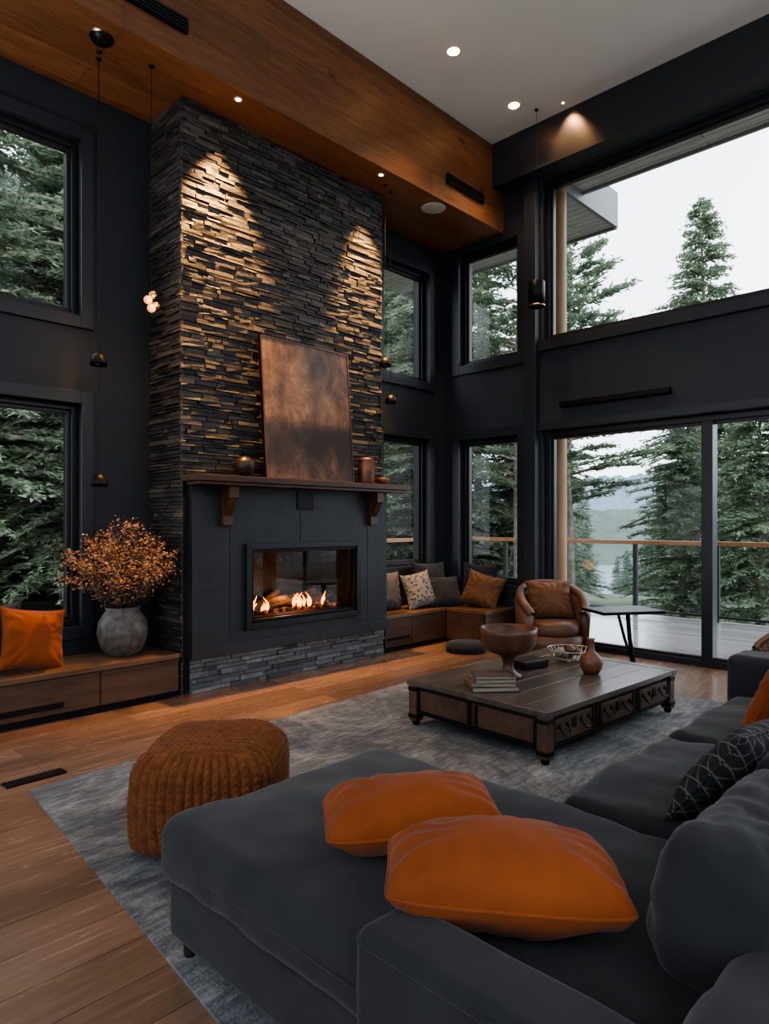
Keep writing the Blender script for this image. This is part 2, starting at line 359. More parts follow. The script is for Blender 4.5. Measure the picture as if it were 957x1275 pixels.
m.box((IX0,SY+.03,IZ0),(IX1,YF-.1,IZ0+.04),FIREBOX)
m.done()
m=M('fire_screen_glass'); m.add([(IX0+.03,SY+.015,IZ0+.03),(IX1-.03,SY+.015,IZ0+.03),(IX1-.03,SY+.015,IZ1-.03),(IX0+.03,SY+.015,IZ1-.03)],[(0,1,2,3)],glassmat('fire_glass',1.3)); m.done()
LOG=noisemat('charred_log',(.018,.014,.012),(.10,.06,.04),10,.9,bs=.8,bd=.02)
EMB=noisemat('embers',(.02,.01,.006),(.25,.06,.01),18,.9)
b_=EMB.node_tree.nodes['Principled BSDF']; b_.inputs['Emission Color'].default_value=(1,.22,.03,1); b_.inputs['Emission Strength'].default_value=.25
m=M('fire_logs')
zb=IZ0+.045
for k,(x,y,L,a,r,t) in enumerate([(3.55,4.97,.55,.15,.04,.04),(3.95,5.04,.6,-.2,.045,.04),(4.2,4.97,.4,.5,.035,.05),(3.8,4.97,.5,-.1,.035,.03),(3.7,5.07,.45,1.0,.035,.10),(4.05,5.04,.4,-.9,.03,.11)]):
    p0=Vector((x-math.cos(a)*L/2,y-math.sin(a)*.06,zb+r+(t*.3))); p1=Vector((x+math.cos(a)*L/2,y+math.sin(a)*.06,zb+r+t+.02)); m.cyl(p0,p1,r,r*.85,LOG,10)
for k in range(170):
    x=R.uniform(IX0+.08,IX1-.08); y=R.uniform(4.82,5.08); r=R.uniform(.01,.022)
    m.lathe([(0,-r),(r,-r*.3),(r*.8,r*.6),(0,r)],(x,y,zb+r),EMB if R.random()<.4 else LOG,6)
m.done()
FL=plain('flame',(0,0,0),.5,0,(1,.26,.03),5)
FL2=plain('flame_core',(0,0,0),.5,0,(1,.48,.11),10)
m=M('fire_flames')
for k in range(14):
    c=R.choice([3.47,3.52,3.90,3.95,3.99,4.15]) ; x=c+R.uniform(-.06,.06); y=R.uniform(4.86,4.93); h=R.uniform(.05,.14); w=h*.15; s=R.uniform(0,6)
    for mat,ks in((FL,1),(FL2,.5)):
        vs=[];fs=[];n=8;sg=8
        for j in range(n+1):
            t=j/n; rr=w*ks*math.sin(pi*min(1,t**.6))*(1-t)**.4+.001; ox=.4*h*t*t*math.sin(s+3*t)
            for i in range(sg):
                q=2*pi*i/sg; vs.append((x+ox+rr*math.cos(q),y+rr*math.sin(q)*.5,zb+.02+h*t*ks))
        for j in range(n):
            for i in range(sg): fs.append((j*sg+i,j*sg+(i+1)%sg,(j+1)*sg+(i+1)%sg,(j+1)*sg+i))
        m.add(vs,fs,mat,True)
m.done()
m=M('mantel_shelf'); m.box((CX0-.03,4.50,1.665),(5.0,CY-.045,1.715),MANTEL,.006); m.box((CX0+.0,4.53,1.64),(4.97,CY-.078,1.664),MANTEL,.003)
for x in(3.0,4.66):
    T=Matrix.Translation((x,0,0)); y=SY-.002
    m.box((-.045,y-.05,1.32),(.045,y,1.64),MANTEL,.006,T)
    m.box((-.045,y-.14,1.54),(.045,y-.05,1.64),MANTEL,.006,T)
    vs=[(-.035,y-.05,1.40),(.035,y-.05,1.40),(-.035,y-.13,1.54),(.035,y-.13,1.54),(-.035,y-.05,1.54),(.035,y-.05,1.54)]
    m.add(vs,[(0,1,3,2),(0,2,4),(1,5,3)],MANTEL,False,T)
m.done()
# art panel : copper toned misty landscape print
mt,nt,b=nm('copper_landscape'); co=coord(nt)
sp=nt.nodes.new('ShaderNodeSeparateXYZ'); nt.links.new(co,sp.inputs[0])
n1=N(nt,'ShaderNodeTexNoise',Scale=2.3,Detail=12,Roughness=.74,Distortion=.3)
mp=N(nt,'ShaderNodeMapping'); mp.inputs['Scale'].default_value=(1.5,1,1.0); mp.inputs['Location'].default_value=(3.3,0,1.7); nt.links.new(co,mp.inputs[0]); nt.links.new(mp.outputs[0],n1.inputs['Vector'])
gr=N(nt,'ShaderNodeMapRange'); gr.inputs[1].default_value=.44; gr.inputs[2].default_value=.54; gr.inputs[3].default_value=-.11; gr.inputs[4].default_value=.07; nt.links.new(sp.outputs[2],gr.inputs[0])
gb=N(nt,'ShaderNodeMapRange'); gb.inputs[1].default_value=.36; gb.inputs[2].default_value=.0; gb.inputs[3].default_value=0; gb.inputs[4].default_value=.14; nt.links.new(sp.outputs[2],gb.inputs[0])
gx=N(nt,'ShaderNodeMapRange'); gx.inputs[1].default_value=-.1; gx.inputs[2].default_value=.45; gx.inputs[3].default_value=.04; gx.inputs[4].default_value=-.11; nt.links.new(sp.outputs[0],gx.inputs[0])
prev=n1.outputs['Fac']
for g in(gr,gb,gx):
    a=N(nt,'ShaderNodeMath',operation='ADD'); nt.links.new(prev,a.inputs[0]); nt.links.new(g.outputs[0],a.inputs[1]); prev=a.outputs[0]
r=ramp(nt,[(.36,(.020,.014,.011)),(.46,(.055,.030,.019)),(.55,(.12,.066,.038)),(.65,(.20,.115,.066)),(.78,(.34,.235,.155))]); nt.links.new(prev,r.inputs[0]); nt.links.new(r.outputs[0],b.inputs['Base Color'])
b.inputs['Metallic'].default_value=.05; b.inputs['Roughness'].default_value=.42; bump(nt,b,n1.outputs['Fac'],.3,.01)
m=M('copper_wall_art'); T=TR((3.82,4.60,1.716),rx=-.075)
m.box((-.5,0,0),(.5,.03,1.22),mt,.003,T)
for a,b2 in [((-.5,-.006,0),(-.488,.032,1.22)),((.488,-.006,0),(.5,.032,1.22)),((-.5,-.006,0),(.5,.032,.012)),((-.5,-.006,1.208),(.5,.032,1.22))]: m.box(a,b2,MANTEL,0,T)
m.done()
DB=noisemat('dark_bronze',(.02,.017,.015),(.05,.04,.033),8,.35,.4)
m=M('decorative_orb'); m.lathe([(0,0)]+[(.085*math.cos(t),.087+.085*math.sin(t)) for t in [(-pi/2+.2)+i*(pi-.4)/14 for i in range(15)]]+[(.02,.172),(.022,.19),(.03,.192),(0,.192)],(3.12,4.62,1.716),DB); m.done()
COP=noisemat('aged_copper',(.12,.055,.035),(.24,.13,.085),6,.4,.6)
m=M('copper_canister'); m.lathe([(0,0),(.07,0),(.08,.02),(.082,.19),(.07,.215),(.075,.225),(.05,.25),(.0,.255)],(4.5,4.62,1.716),COP); m.done()
m=M('small_bowl'); m.lathe([(0,0),(.035,0),(.06,.03),(.07,.065),(.062,.065),(.05,.03),(0,.012)],(4.72,4.62,1.716),COP); m.done()

# ---------------------------------------------------------------- benches
def bench(name,x0,x1,y0,y1,h,splits,extra=None):
    m=M(name); m.box((x0,y0+.03,0),(x1,y1,.05),BLACK); m.box((x0,y0+.02,.05),(x1,y1,h-.04),BENCH)
    m.box((x0,y0-.01,h-.04),(x1,y1,h),BENCHTOP,.005)
    for a,b in zip(splits[:-1],splits[1:]): m.box((a+.004,y0,.055),(b-.004,y0+.02,h-.048),BENCH,.003)
    if extra: extra(m)
    return m
m=bench('bench_seat',-1.2,CX0-.055,4.74,YF-.035,.34,[-1.2,-.3,.9,2.0,CX0-.055],lambda m:m.box((1.0,4.735,.09),(1.75,4.741,.13),BLACK)); m.done()
m=bench('corner_bench',CX1+.075,XW-.035,4.79,YF-.035,.385,[CX1+.075,5.35,5.93],lambda m:m.box((4.97,4.785,.12),(5.3,4.791,.15),BLACK))
m.box((5.93,4.25,.03),(XW-.035,4.79,.345),BENCH); m.box((5.92,4.24,.345),(XW-.035,4.78,.385),BENCHTOP,.005)
m.box((5.91,4.27,.055),(5.93,4.77,.335),BENCH,.003)
m.done()
def fabric(name,c,c2,rough=.9,sc=260,sheen=.3,bs=.25):
    return noisemat(name,c,c2,5,rough,bs=bs,bd=.002,bscale=sc,sheen=sheen,spec=.2)
SOFA=fabric('charcoal_fabric',(.016,.018,.021),(.025,.027,.031),sheen=.14)
ORANGE=fabric('rust_velvet',(.165,.038,.008),(.25,.062,.013),.75,120,.10,.15)
OCHRE=fabric('ochre_leather',(.09,.038,.015),(.15,.065,.026),.5,60,.1,.15)
GREY=fabric('grey_linen',(.055,.057,.063),(.085,.088,.095),sheen=.1); DARK=fabric('black_linen',(.014,.016,.021),(.022,.025,.031),sheen=.1)
mt,nt,b=nm('lattice_fabric'); co=coord(nt,rot=(0,0,pi/4)); br=N(nt,'ShaderNodeTexBrick',offset=0,Scale=1.0); br.inputs['Brick Width'].default_value=.038; br.inputs['Row Height'].default_value=.038; br.inputs['Mortar Size'].default_value=.0022
for k,c in(('Color1',(.012,.012,.014)),('Color2',(.015,.015,.017)),('Mortar',(.11,.105,.10))): br.inputs[k].default_value=(*c,1)
nt.links.new(co,br.inputs['Vector']); nt.links.new(br.outputs['Color'],b.inputs['Base Color']); b.inputs['Roughness'].default_value=.9; LATT=mt
mt,nt,b=nm('dotted_linen'); co=coord(nt); vo=N(nt,'ShaderNodeTexVoronoi',Scale=26.0); nt.links.new(co,vo.inputs['Vector']); r=ramp(nt,[(.30,(.03,.03,.03)),(.42,(.18,.18,.18))]); nt.links.new(vo.outputs['Distance'],r.inputs[0]); nt.links.new(r.outputs[0],b.inputs['Base Color']); b.inputs['Roughness'].default_value=.9; DOT=mt
def pil(name,w,h,t,mat,loc,rx,rz,ry=0,seed=0,amp=.014,plump=0):
    m=M(name); m.pillow(w,h,t,mat,None,seed,amp=amp,plump=plump)
    o=m.done(loc=loc); o.matrix_world=Matrix.Translation(loc)@Matrix.Rotation(rz,4,'Z')@Matrix.Rotation(ry,4,'Y')@Matrix.Rotation(rx,4,'X'); return o
pil('throw_pillow',.44,.42,.16,ORANGE,(1.62,4.93,.55),pi/2-.25,.12,.15,1)
pil('throw_pillow',.42,.44,.14,DARK,(1.40,5.12,.57),pi/2-.12,0,0,2)
pil('throw_pillow',.42,.42,.15,GREY,(5.28,5.10,.60),pi/2-.2,0,.05,3)
pil('throw_pillow',.42,.40,.15,DOT,(5.66,4.97,.59),pi/2-.3,-.1,-.12,4)
pil('throw_pillow',.55,.50,.16,DARK,(6.05,5.14,.63),pi/2-.15,-.05,.03,5)
pil('throw_pillow',.40,.38,.15,DARK,(6.00,4.88,.56),pi/2-.6,-.5,0,6)
pil('throw_pillow',.44,.40,.16,OCHRE,(6.25,4.52,.575),pi/2-.4,-pi/2+.35,.25,7)
pil('throw_pillow',.50,.48,.14,DARK,(6.38,4.66,.63),pi/2-.1,-pi/2,.0,8)
m=M('floor_cushion'); m.lathe([(0,0),(.16,0),(.21,.03),(.215,.06),(.19,.095),(.1,.11),(0,.112)],(5.62,4.28,0),DARK); m.done()

# ---------------------------------------------------------------- vase with dried flowers
CER=noisemat('matte_stoneware',(.040,.034,.030),(.14,.122,.108),18,.5,0,bs=.4,bd=.006)
m=M('vase_with_dried_flowers')
vx,vy,vz=2.28,5.0,.341
m.lathe([(0,0),(.10,0),(.12,.01),(.165,.08),(.185,.17),(.175,.25),(.14,.31),(.12,.34),(.13,.365),(.12,.365),(.105,.34),(.0,.30)],(vx,vy,vz),CER,40)
DRY=islandmat('dried_petals',[(0,(.08,.042,.028)),(.5,(.17,.097,.063)),(1,(.31,.205,.145))],.9,bs=0); STEM=plain('dry_stem',(.12,.07,.04),.9)
for k in range(180):
    az=R.uniform(0,2*pi); sp=R.uniform(.02,.42); H=R.uniform(.30,.66)*(1-.35*sp/.44)+.06
    pts=[]
    for j in range(6):
        t=j/5; pts.append(Vector((min(vx+math.cos(az)*(.06*min(1,t*3)+sp*t**1.4),2.56),min(vy+math.sin(az)*(.06*min(1,t*3)+sp*t**1.4),5.18),vz+.33+H*t-.12*sp*t*t)))
    m.tube(pts,.0022,STEM,4)
    for q in range(80):
        t=R.uniform(.30,1.02); i=min(4,int(t*5)); f=t*5-i; p=pts[i].lerp(pts[i+1],f)+Vector((R.gauss(0,.024),R.gauss(0,.024),R.gauss(0,.024)))
        p.y=min(p.y,5.23); p.x=min(p.x,2.59)
        a=Vector((R.gauss(0,1),R.gauss(0,1),R.gauss(0,1))).normalized(); b2=a.orthogonal().normalized(); s=R.uniform(.007,.016)
        m.add([p-a*s,p+b2*s*.6,p+a*s,p-b2*s*.6+a*.2*s],[(0,1,2,3)],DRY)
m.done()

# ---------------------------------------------------------------- rug & floor vent
mt,nt,b=nm('distressed_rug'); co=coord(nt)
n1=N(nt,'ShaderNodeTexNoise',Scale=1.7,Detail=12,Roughness=.78,Distortion=.8); nt.links.new(co,n1.inputs['Vector'])
mp=N(nt,'ShaderNodeMapping'); mp.inputs['Scale'].default_value=(1.2,6,1); nt.links.new(co,mp.inputs[0])
n2=N(nt,'ShaderNodeTexNoise',Scale=5,Detail=9,Roughness=.8); nt.links.new(mp.outputs[0],n2.inputs['Vector'])
mxx=N(nt,'ShaderNodeMath',operation='MULTIPLY_ADD'); nt.links.new(n2.outputs['Fac'],mxx.inputs[0]); mxx.inputs[1].default_value=.42
ml=N(nt,'ShaderNodeMath',operation='MULTIPLY'); nt.links.new(n1.outputs['Fac'],ml.inputs[0]); ml.inputs[1].default_value=.58; nt.links.new(ml.outputs[0],mxx.inputs[2])
r=ramp(nt,[(.42,(.030,.036,.044)),(.485,(.078,.086,.097)),(.54,(.16,.168,.178)),(.60,(.29,.29,.29))]); nt.links.new(mxx.outputs[0],r.inputs[0]); nt.links.new(r.outputs[0],b.inputs['Base Color'])
b.inputs['Roughness'].default_value=.85; b.inputs['Specular IOR Level'].default_value=.2; b.inputs['Sheen Weight'].default_value=.15
n3=N(nt,'ShaderNodeTexNoise',Scale=90,Detail=3); nt.links.new(co,n3.inputs['Vector']); bump(nt,b,n3.outputs['Fac'],.7,.008); RUG=mt
m=M('area_rug')
q=[(1.17,3.62),(5.40,3.86),(5.30,1.50),(.93,1.0)]
q[2]=(5.30,1.0)
n=40
def bl(u,v): 
    a=Vector(q[0]).lerp(Vector(q[1]),u); d=Vector(q[3]).lerp(Vector(q[2]),u); return a.lerp(d,v)
vs=[];fs=[]
for i in range(n+1):
    for j in range(n+1):
        p=bl(i/n,j/n); e=min(i,j,n-i,n-j); vs.append((p.x,p.y,.012 if e else .009))
for i in range(n):
    for j in range(n):
        a=i*(n+1)+j; fs.append((a,a+1,a+n+2,a+n+1))
m.add(vs,fs,RUG,True)
c=[(*q[3],0),(*q[2],0),(*q[1],0),(*q[0],0)]; t=[(x,y,.009) for x,y,_ in c]
m.add(c+t,[(0,1,5,4),(1,2,6,5),(2,3,7,6),(3,0,4,7)],RUG); m.done()
m=M('floor_vent'); m.box((-.15,-.045,.0),(.15,.045,.006),BLACK,.002)
for k in range(12): m.box((-.13+k*.022,-.035,.006),(-.122+k*.022,.035,.009),FRAME)
m.done(loc=(1.25,3.78,.001),rot=.03)

# ---------------------------------------------------------------- knitted pouf (rounded cube, ribbed knit)
KN=noisemat('rust_knit',(.095,.034,.012),(.165,.060,.022),30,.95,bs=.5,bd=.004,bscale=160,sheen=.12,spec=.1)
m=M('knitted_pouf'); NT=640; vs=[];fs=[]; W_,hh=.275,.41
prof=[]; rb,rt=.07,.085; ds=.004
def seg_line(a,b,nr,nz):
    L=math.hypot(b[0]-a[0],b[1]-a[1]); k=max(1,int(L/ds))
    for i in range(k): t=i/k; prof.append((a[0]+(b[0]-a[0])*t,a[1]+(b[1]-a[1])*t,nr,nz))
def seg_arc(c,r0,a0,a1):
    k=max(2,int(abs(a1-a0)*r0/ds))
    for i in range(k): t=a0+(a1-a0)*i/k; prof.append((c[0]+r0*math.cos(t),c[1]+r0*math.sin(t),math.cos(t),math.sin(t)))
prof.append((0,0,0,-1)); prof.append((.1,0,0,-1)); seg_line((.15,0),(W_-rb,0),0,-1); seg_arc((W_-rb,rb),rb,-pi/2,0); seg_line((W_,rb),(W_,hh-rt),1,0)
seg_arc((W_-rt,hh-rt),rt,0,pi/2); seg_line((W_-rt,hh),(0.001,hh),0,1); prof.append((0,hh,0,1))
sacc=0; last=prof[0]; S_=[]
for p in prof: sacc+=math.hypot(p[0]-last[0],p[1]-last[1]); S_.append(sacc); last=p
def knit(a,b,A,wd=.034):
    k=a/wd; fr=k-math.floor(k); rib=math.sin(pi*fr)**.7; st=math.sin(2*pi*(b/.026+abs(fr-.5)*1.6)); return A*(rib*.95+.22*st*rib)
per=2*pi*.30; nr_=round(per/.034); wd=per/nr_
for (r0,z,nr,nz),s_ in zip(prof,S_):
    for i in range(NT):
        th=2*pi*i/NT; a_=th-.72; sq=1/((abs(math.cos(a_))**4.5+abs(math.sin(a_))**4.5)**(1/4.5))
        bul=1+.05*math.sin(pi*z/hh)
        x=r0*math.cos(th)*sq*bul; y=r0*math.sin(th)*sq*bul; top=max(0,min(1,(nz-.75)/.2))
        d=knit(th*.30,s_,.015,wd)*(1-top)+knit(x*.75+y*.66,-x*.66+y*.75,.015)*top
        w=.018*noise.noise(Vector((x*4.5,y*4.5,z*3))) + .02*top*(1-(x*x+y*y)/.09)
        if nz<-.5: d=w=0
        vs.append((x+math.cos(th)*nr*(d+w),y+math.sin(th)*nr*(d+w),z+max(0,nz)*(d+w)))
NPp=len(prof)
for j in range(NPp-1):
    for i in range(NT): fs.append((j*NT+i,j*NT+(i+1)%NT,(j+1)*NT+(i+1)%NT,(j+1)*NT+i))
m.add(vs,fs,KN,True); m.done(loc=(1.56,2.53,.0125))

# ---------------------------------------------------------------- coffee table
TT=wood('weathered_top',(.045,.039,.036),(.12,.10,.088),'X',4,.28); TB=wood('trunk_wood',(.045,.024,.016),(.12,.065,.042),'X',4,.45); IRON=plain('aged_iron',(.016,.015,.015),.5,.7)
m=M('coffee_table'); hx,hy=.80,.545
for k in range(6):
    y0=-hy+k*(2*hy/6); m.box((-hx+.07,y0+.0015,.265),(hx-.07,y0+2*hy/6-.0015,.298),TT,.003)
for sx in(-1,1): m.box((min(sx*hx,sx*(hx-.068)),-hy,.263),(max(sx*hx,sx*(hx-.068)),hy,.300),TT,.004)
m.box((-hx+.04,-hy+.04,.085),(hx-.04,hy-.04,.263),TB,.004)
for z in(.075,.24): m.box((-hx+.03,-hy+.03,z),(hx-.03,hy-.03,z+.022),IRON,.003)
for sx in(-1,1):
    for sy in(-1,1):
        x,y=sx*(hx-.045),sy*(hy-.045); m.box((x-.035,y-.035,.03),(x+.035,y+.035,.262),TB,.006)
        m.cyl((x,y,0),(x,y,.03),.022,.03,IRON,12)
        for z in(.05,.225): m.box((x-.038,y-.038,z),(x+.038,y+.038,z+.025),IRON,.003)
def drawer(side,a,w):
    for sg in(-1,1):
        if side=='y':
            y=sg*(hy-.04); lo,hi=sorted((y,y+sg*.018)); m.box((a-w/2,lo,.105),(a+w/2,hi,.235),TB,.004)
            yo=y+sg*.018
            l2,h2=sorted((yo,yo+sg*.006))
            for dx in(-w/2+.02,w/2-.02): m.box((a+dx-.014,l2,.10),(a+dx+.014,h2,.24),IRON,.002)
            m.box((a-.022,l2,.16),(a+.022,h2,.215),IRON,.002)
            for dx in(-w/4,w/4):
                for e in(-.04,.04): m.box((a+dx+e-.012,l2,.18),(a+dx+e+.012,h2,.205),IRON,.002)
                m.tube([(a+dx-.04,yo+sg*.008,.19),(a+dx-.04,yo+sg*.026,.155),(a+dx-.02,yo+sg*.03,.143),(a+dx+.02,yo+sg*.03,.143),(a+dx+.04,yo+sg*.026,.155),(a+dx+.04,yo+sg*.008,.19)],.0055,IRON,6)
        else:
            x=sg*(hx-.04); lo,hi=sorted((x,x+sg*.018)); m.box((lo,a-w/2,.105),(hi,a+w/2,.235),TB,.004)
            l2,h2=sorted((x+sg*.018,x+sg*.024)); m.box((l2,a-w/2,.105),(h2,a-w/2+.02,.235),IRON,.001); m.box((l2,a+w/2-.02,.105),(h2,a+w/2,.235),IRON,.001)
for a in(-.50,0,.50): drawer('y',a,.46)
for a in(-.24,.24): drawer('x',a,.44)
m.done(loc=(4.06,2.41,.0125),rot=math.radians(-3))
TZ=.3135
WB=wood('turned_wood',(.05,.020,.012),(.12,.054,.030),'Z',5,.4)
m=M('pedestal_bowl'); m.lathe([(0,0),(.085,0),(.09,.015),(.06,.03),(.04,.05),(.035,.09),(.045,.13),(.07,.15),(.15,.18),(.18,.22),(.19,.30),(.193,.33),(.18,.332),(.172,.28),(.14,.21),(.06,.185),(0,.18)],(3.80,2.54,TZ),WB,40); m.done()
m=M('bud_vase'); m.lathe([(0,0),(.05,0),(.07,.03),(.08,.07),(.07,.11),(.035,.14),(.022,.16),(.02,.22),(.028,.235),(.02,.235),(.015,.2),(0,.15)],(4.30,2.20,TZ),noisemat('terracotta_glaze',(.11,.042,.024),(.18,.075,.042),8,.4),32); m.done()
m=M('book_stack'); z=0
PG=plain('paper_pages',(.26,.235,.19),.8)
for k,(w,d,h,c,a) in enumerate([(.30,.22,.028,(.05,.045,.04),.05),(.28,.205,.022,(.16,.085,.055),-.08),(.26,.20,.02,(.12,.105,.09),.1),(.23,.18,.02,(.06,.05,.05),-.05)]):
    T=TR((0,0,z),rz=a); cm=plain('book_cover_%d'%k,c,.5)
    m.box((-w/2,-d/2,0),(w/2,d/2,.003),cm,0,T); m.box((-w/2,-d/2,h-.003),(w/2,d/2,h),cm,0,T); m.box((-w/2,-d/2,.003),(-w/2+.006,d/2,h-.003),cm,0,T); m.box((-w/2+.006,-d/2+.005,.003),(w/2-.006,d/2-.005,h-.003),PG,0,T); z+=h+.0005
m.done(loc=(3.48,2.45,TZ),rot=-.75)
m=M('black_box'); m.box((-.12,-.08,0),(.12,.08,.05),BLACK,.006); m.box((-.122,-.082,.035),(.122,.082,.055),DB,.005); m.done(loc=(4.18,2.62,TZ),rot=-.2)
m=M('wire_fruit_bowl'); W=plain('silver_wire',(.45,.43,.40),.3,1)
for k in range(28):
    a=2*pi*k/28; m.tube([(.05*math.cos(a),.05*math.sin(a),.003),(.13*math.cos(a+.1),.13*math.sin(a+.1),.03),(.17*math.cos(a+.2),.17*math.sin(a+.2),.09)],.003,W,5)
for r0,z0 in((.05,.003),(.13,.03),(.17,.09)): m.tube([(r0*math.cos(2*pi*i/32),r0*math.sin(2*pi*i/32),z0) for i in range(32)],.004,W,6,True)
for k in range(9):
    a=R.uniform(0,6.28); d=R.uniform(0,.08); r0=R.uniform(.028,.04); cc=(d*math.cos(a),d*math.sin(a),.045+R.uniform(0,.04)); 
    m.lathe([(r0*math.cos(t)+1e-4,r0*math.sin(t)) for t in [-pi/2+i*pi/8 for i in range(9)]],cc,R.choice([WB,PG,CER]),12)
m.done(loc=(4.56,2.50,TZ))

# ---------------------------------------------------------------- sectional sofa
m=M('sectional_sofa'); S=SOFA
LEG=plain('sofa_leg',(.012,.011,.010),.5)
m.roundbox((1.02,.12,.07),(2.0,1.93,.27),.03,S)
m.roundbox((1.0,.42,.24),(2.0,1.97,.43),.06,S,puff=.02,amp=.012,seed=1)
m.roundbox((2.0,.12,.07),(4.12,1.13,.27),.03,S)
m.roundbox((2.005,.40,.26),(2.93,1.17,.435),.06,S,puff=.028,amp=.014,seed=3)
m.roundbox((2.94,.40,.26),(3.86,1.17,.435),.06,S,puff=.028,amp=.014,seed=5)
m.roundbox((3.87,.10,.07),(4.13,1.21,.64),.05,S,amp=.006,seed=6)
m.roundbox((.93,.10,.07),(1.10,1.00,.53),.035,S,amp=.005,seed=7)
m.roundbox((1.02,.10,.09),(3.9,.42,.57),.06,S,amp=.012,seed=8)
for k,(x0,x1) in enumerate(((1.33,2.0),(2.01,2.93),(2.94,3.86))):
    T=TR(((x0+x1)/2,.50,.40),rx=.22)
    m.roundbox((-(x1-x0)/2,-.12,0),((x1-x0)/2,.12,.33),.10,S,amp=.018,seed=10+k,T=T,freq=7,step=.02)
for x,y in((1.07,1.88),(1.95,1.88),(1.07,.2),(4.05,.2),(4.05,1.08),(2.6,1.08)): m.cyl((x,y,.012),(x,y,.1),.018,.024,LEG,10)
def rr(x0,x1,y0,y1,z,r=.05,k=5):
    pts=[]
    for cx,cy,a in((x1-r,y1-r,0),(x0+r,y1-r,pi/2),(x0+r,y0+r,pi),(x1-r,y0+r,3*pi/2)):
        for i in range(k+1): t=a+i/k*pi/2; pts.append((cx+r*math.cos(t),cy+r*math.sin(t),z))
    return pts
m.tube(rr(.932,1.098,.102,.998,.505,.03),.005,S,6,True)
m.tube([(1.002,.42,.335),(1.002,1.90,.335),(1.03,1.955,.335),(1.08,1.972,.335),(1.92,1.972,.335),(1.98,1.95,.335),(2.001,1.9,.335),(2.001,1.2,.335)],.004,S,6)
m.done()
al=math.radians(44.2)
pil('lumbar_pillow',.55,.28,.225,ORANGE,(1.27,.86,.555),.08,-.84,0.06,11,.020,1)
pil('lumbar_pillow',.50,.26,.19,ORANGE,(1.39,1.25,.545),.12,-.66,-.04,12,.018,1)
pil('throw_pillow',.42,.38,.14,LATT,(2.23,.66,.605),pi/2-.65,pi-.15,.0,13)
pil('throw_pillow',.42,.40,.15,ORANGE,(3.14,.76,.62),pi/2-.45,pi-.1,.0,14)

# ---------------------------------------------------------------- armchairs, side table
def weave():
    mt,nt,b=nm('woven_rattan'); co=coord(nt); w1=N(nt,'ShaderNodeTexWave',Scale=14.0,bands_direction='Z',Distortion=1.0); w2=N(nt,'ShaderNodeTexWave',Scale=14.0,bands_direction='DIAGONAL',Distortion=1.0)
    nt.links.new(co,w1.inputs['Vector']);nt.links.new(co,w2.inputs['Vector']); mu=N(nt,'ShaderNodeMath',operation='MULTIPLY'); nt.links.new(w1.outputs['Fac'],mu.inputs[0]);nt.links.new(w2.outputs['Fac'],mu.inputs[1])
    r=ramp(nt,[(0,(.06,.032,.02)),(.6,(.22,.13,.08))]); nt.links.new(mu.outputs[0],r.inputs[0]); nt.links.new(r.outputs[0],b.inputs['Base Color']); b.inputs['Roughness'].default_value=.6; bump(nt,b,mu.outputs[0],.8,.01); return mt
RAT=weave(); TAN=noisemat('tan_leather',(.08,.038,.024),(.14,.070,.043),6,.42,bs=.3)
def tub(name,loc,rot,wid=.36,h=.72,pill=True,shell=None):
    shell=shell or RAT
    m=M(name)
    n=40; vs=[];fs=[]
    def top_(t): return .46+(h-.46)*math.sin(pi*t)**.8
    for i in range(n+1):
        t=i/n; a=math.radians(-35)+t*math.radians(250); top=top_(t)
        for (r,z) in ((wid-.10,.30),(wid-.11,top-.05),(wid-.055,top),(wid+.005,top-.05),(wid-.02,.12),(wid-.06,.12)):
            vs.append((r*math.cos(a)*1.0,r*math.sin(a)*1.0,z))
    for i in range(n):
        for k in range(6): fs.append((i*6+k,(i+1)*6+k,(i+1)*6+(k+1)%6,i*6+(k+1)%6))
    fs.append(tuple(range(6))); fs.append(tuple(reversed(range(n*6,n*6+6))))
    m.add(vs,fs,shell,True)
    pts=[]
    for i in range(n+1):
        t=i/n; a=math.radians(-35)+t*math.radians(250); pts.append(((wid-.05)*math.cos(a),(wid-.05)*math.sin(a),top_(t)))
    m.tube(pts,.045 if shell is TAN else .022,TAN,10)
    m.lathe([(0,.12),(wid-.06,.12),(wid-.05,.26),(0,.26)],(0,0,0),shell,32)
    m.lathe([(0,.255),(wid-.11,.26),(wid-.095,.30),(wid-.10,.36),(wid-.14,.395),(0,.40)],(0,-.03,0),TAN,32)
    for a in(.7,2.4,3.9,5.5): m.cyl((.24*math.cos(a),.24*math.sin(a),0),(.22*math.cos(a),.22*math.sin(a),.13),.014,.02,LEG,8)
    if pill: m.pillow(.46,.38,.14,OCHRE,TR((0,.09,.58),rx=pi/2-.35),21)
    m.done(loc=loc,rot=rot)
tub('tub_armchair',(5.88,3.42,0),-.75,shell=TAN,h=.72)
tub('tub_armchair',(5.06,1.10,.013),-2.4,pill=False,h=.66)
m=M('side_table'); m.box((-.30,-.2,.54),(.30,.2,.568),BLACK,.006)
m.tube([(.05,0,.545),(.07,0,.30),(.12,0,.02)],.020,BLACK,8); m.tube([(-.05,0,.545),(.02,0,.3),(.12,.0,.02)],.014,BLACK,8); m.box((-.12,-.15,0),(.18,.15,.018),BLACK,.004)
m.done(loc=(5.83,2.68,0),rot=-.6)

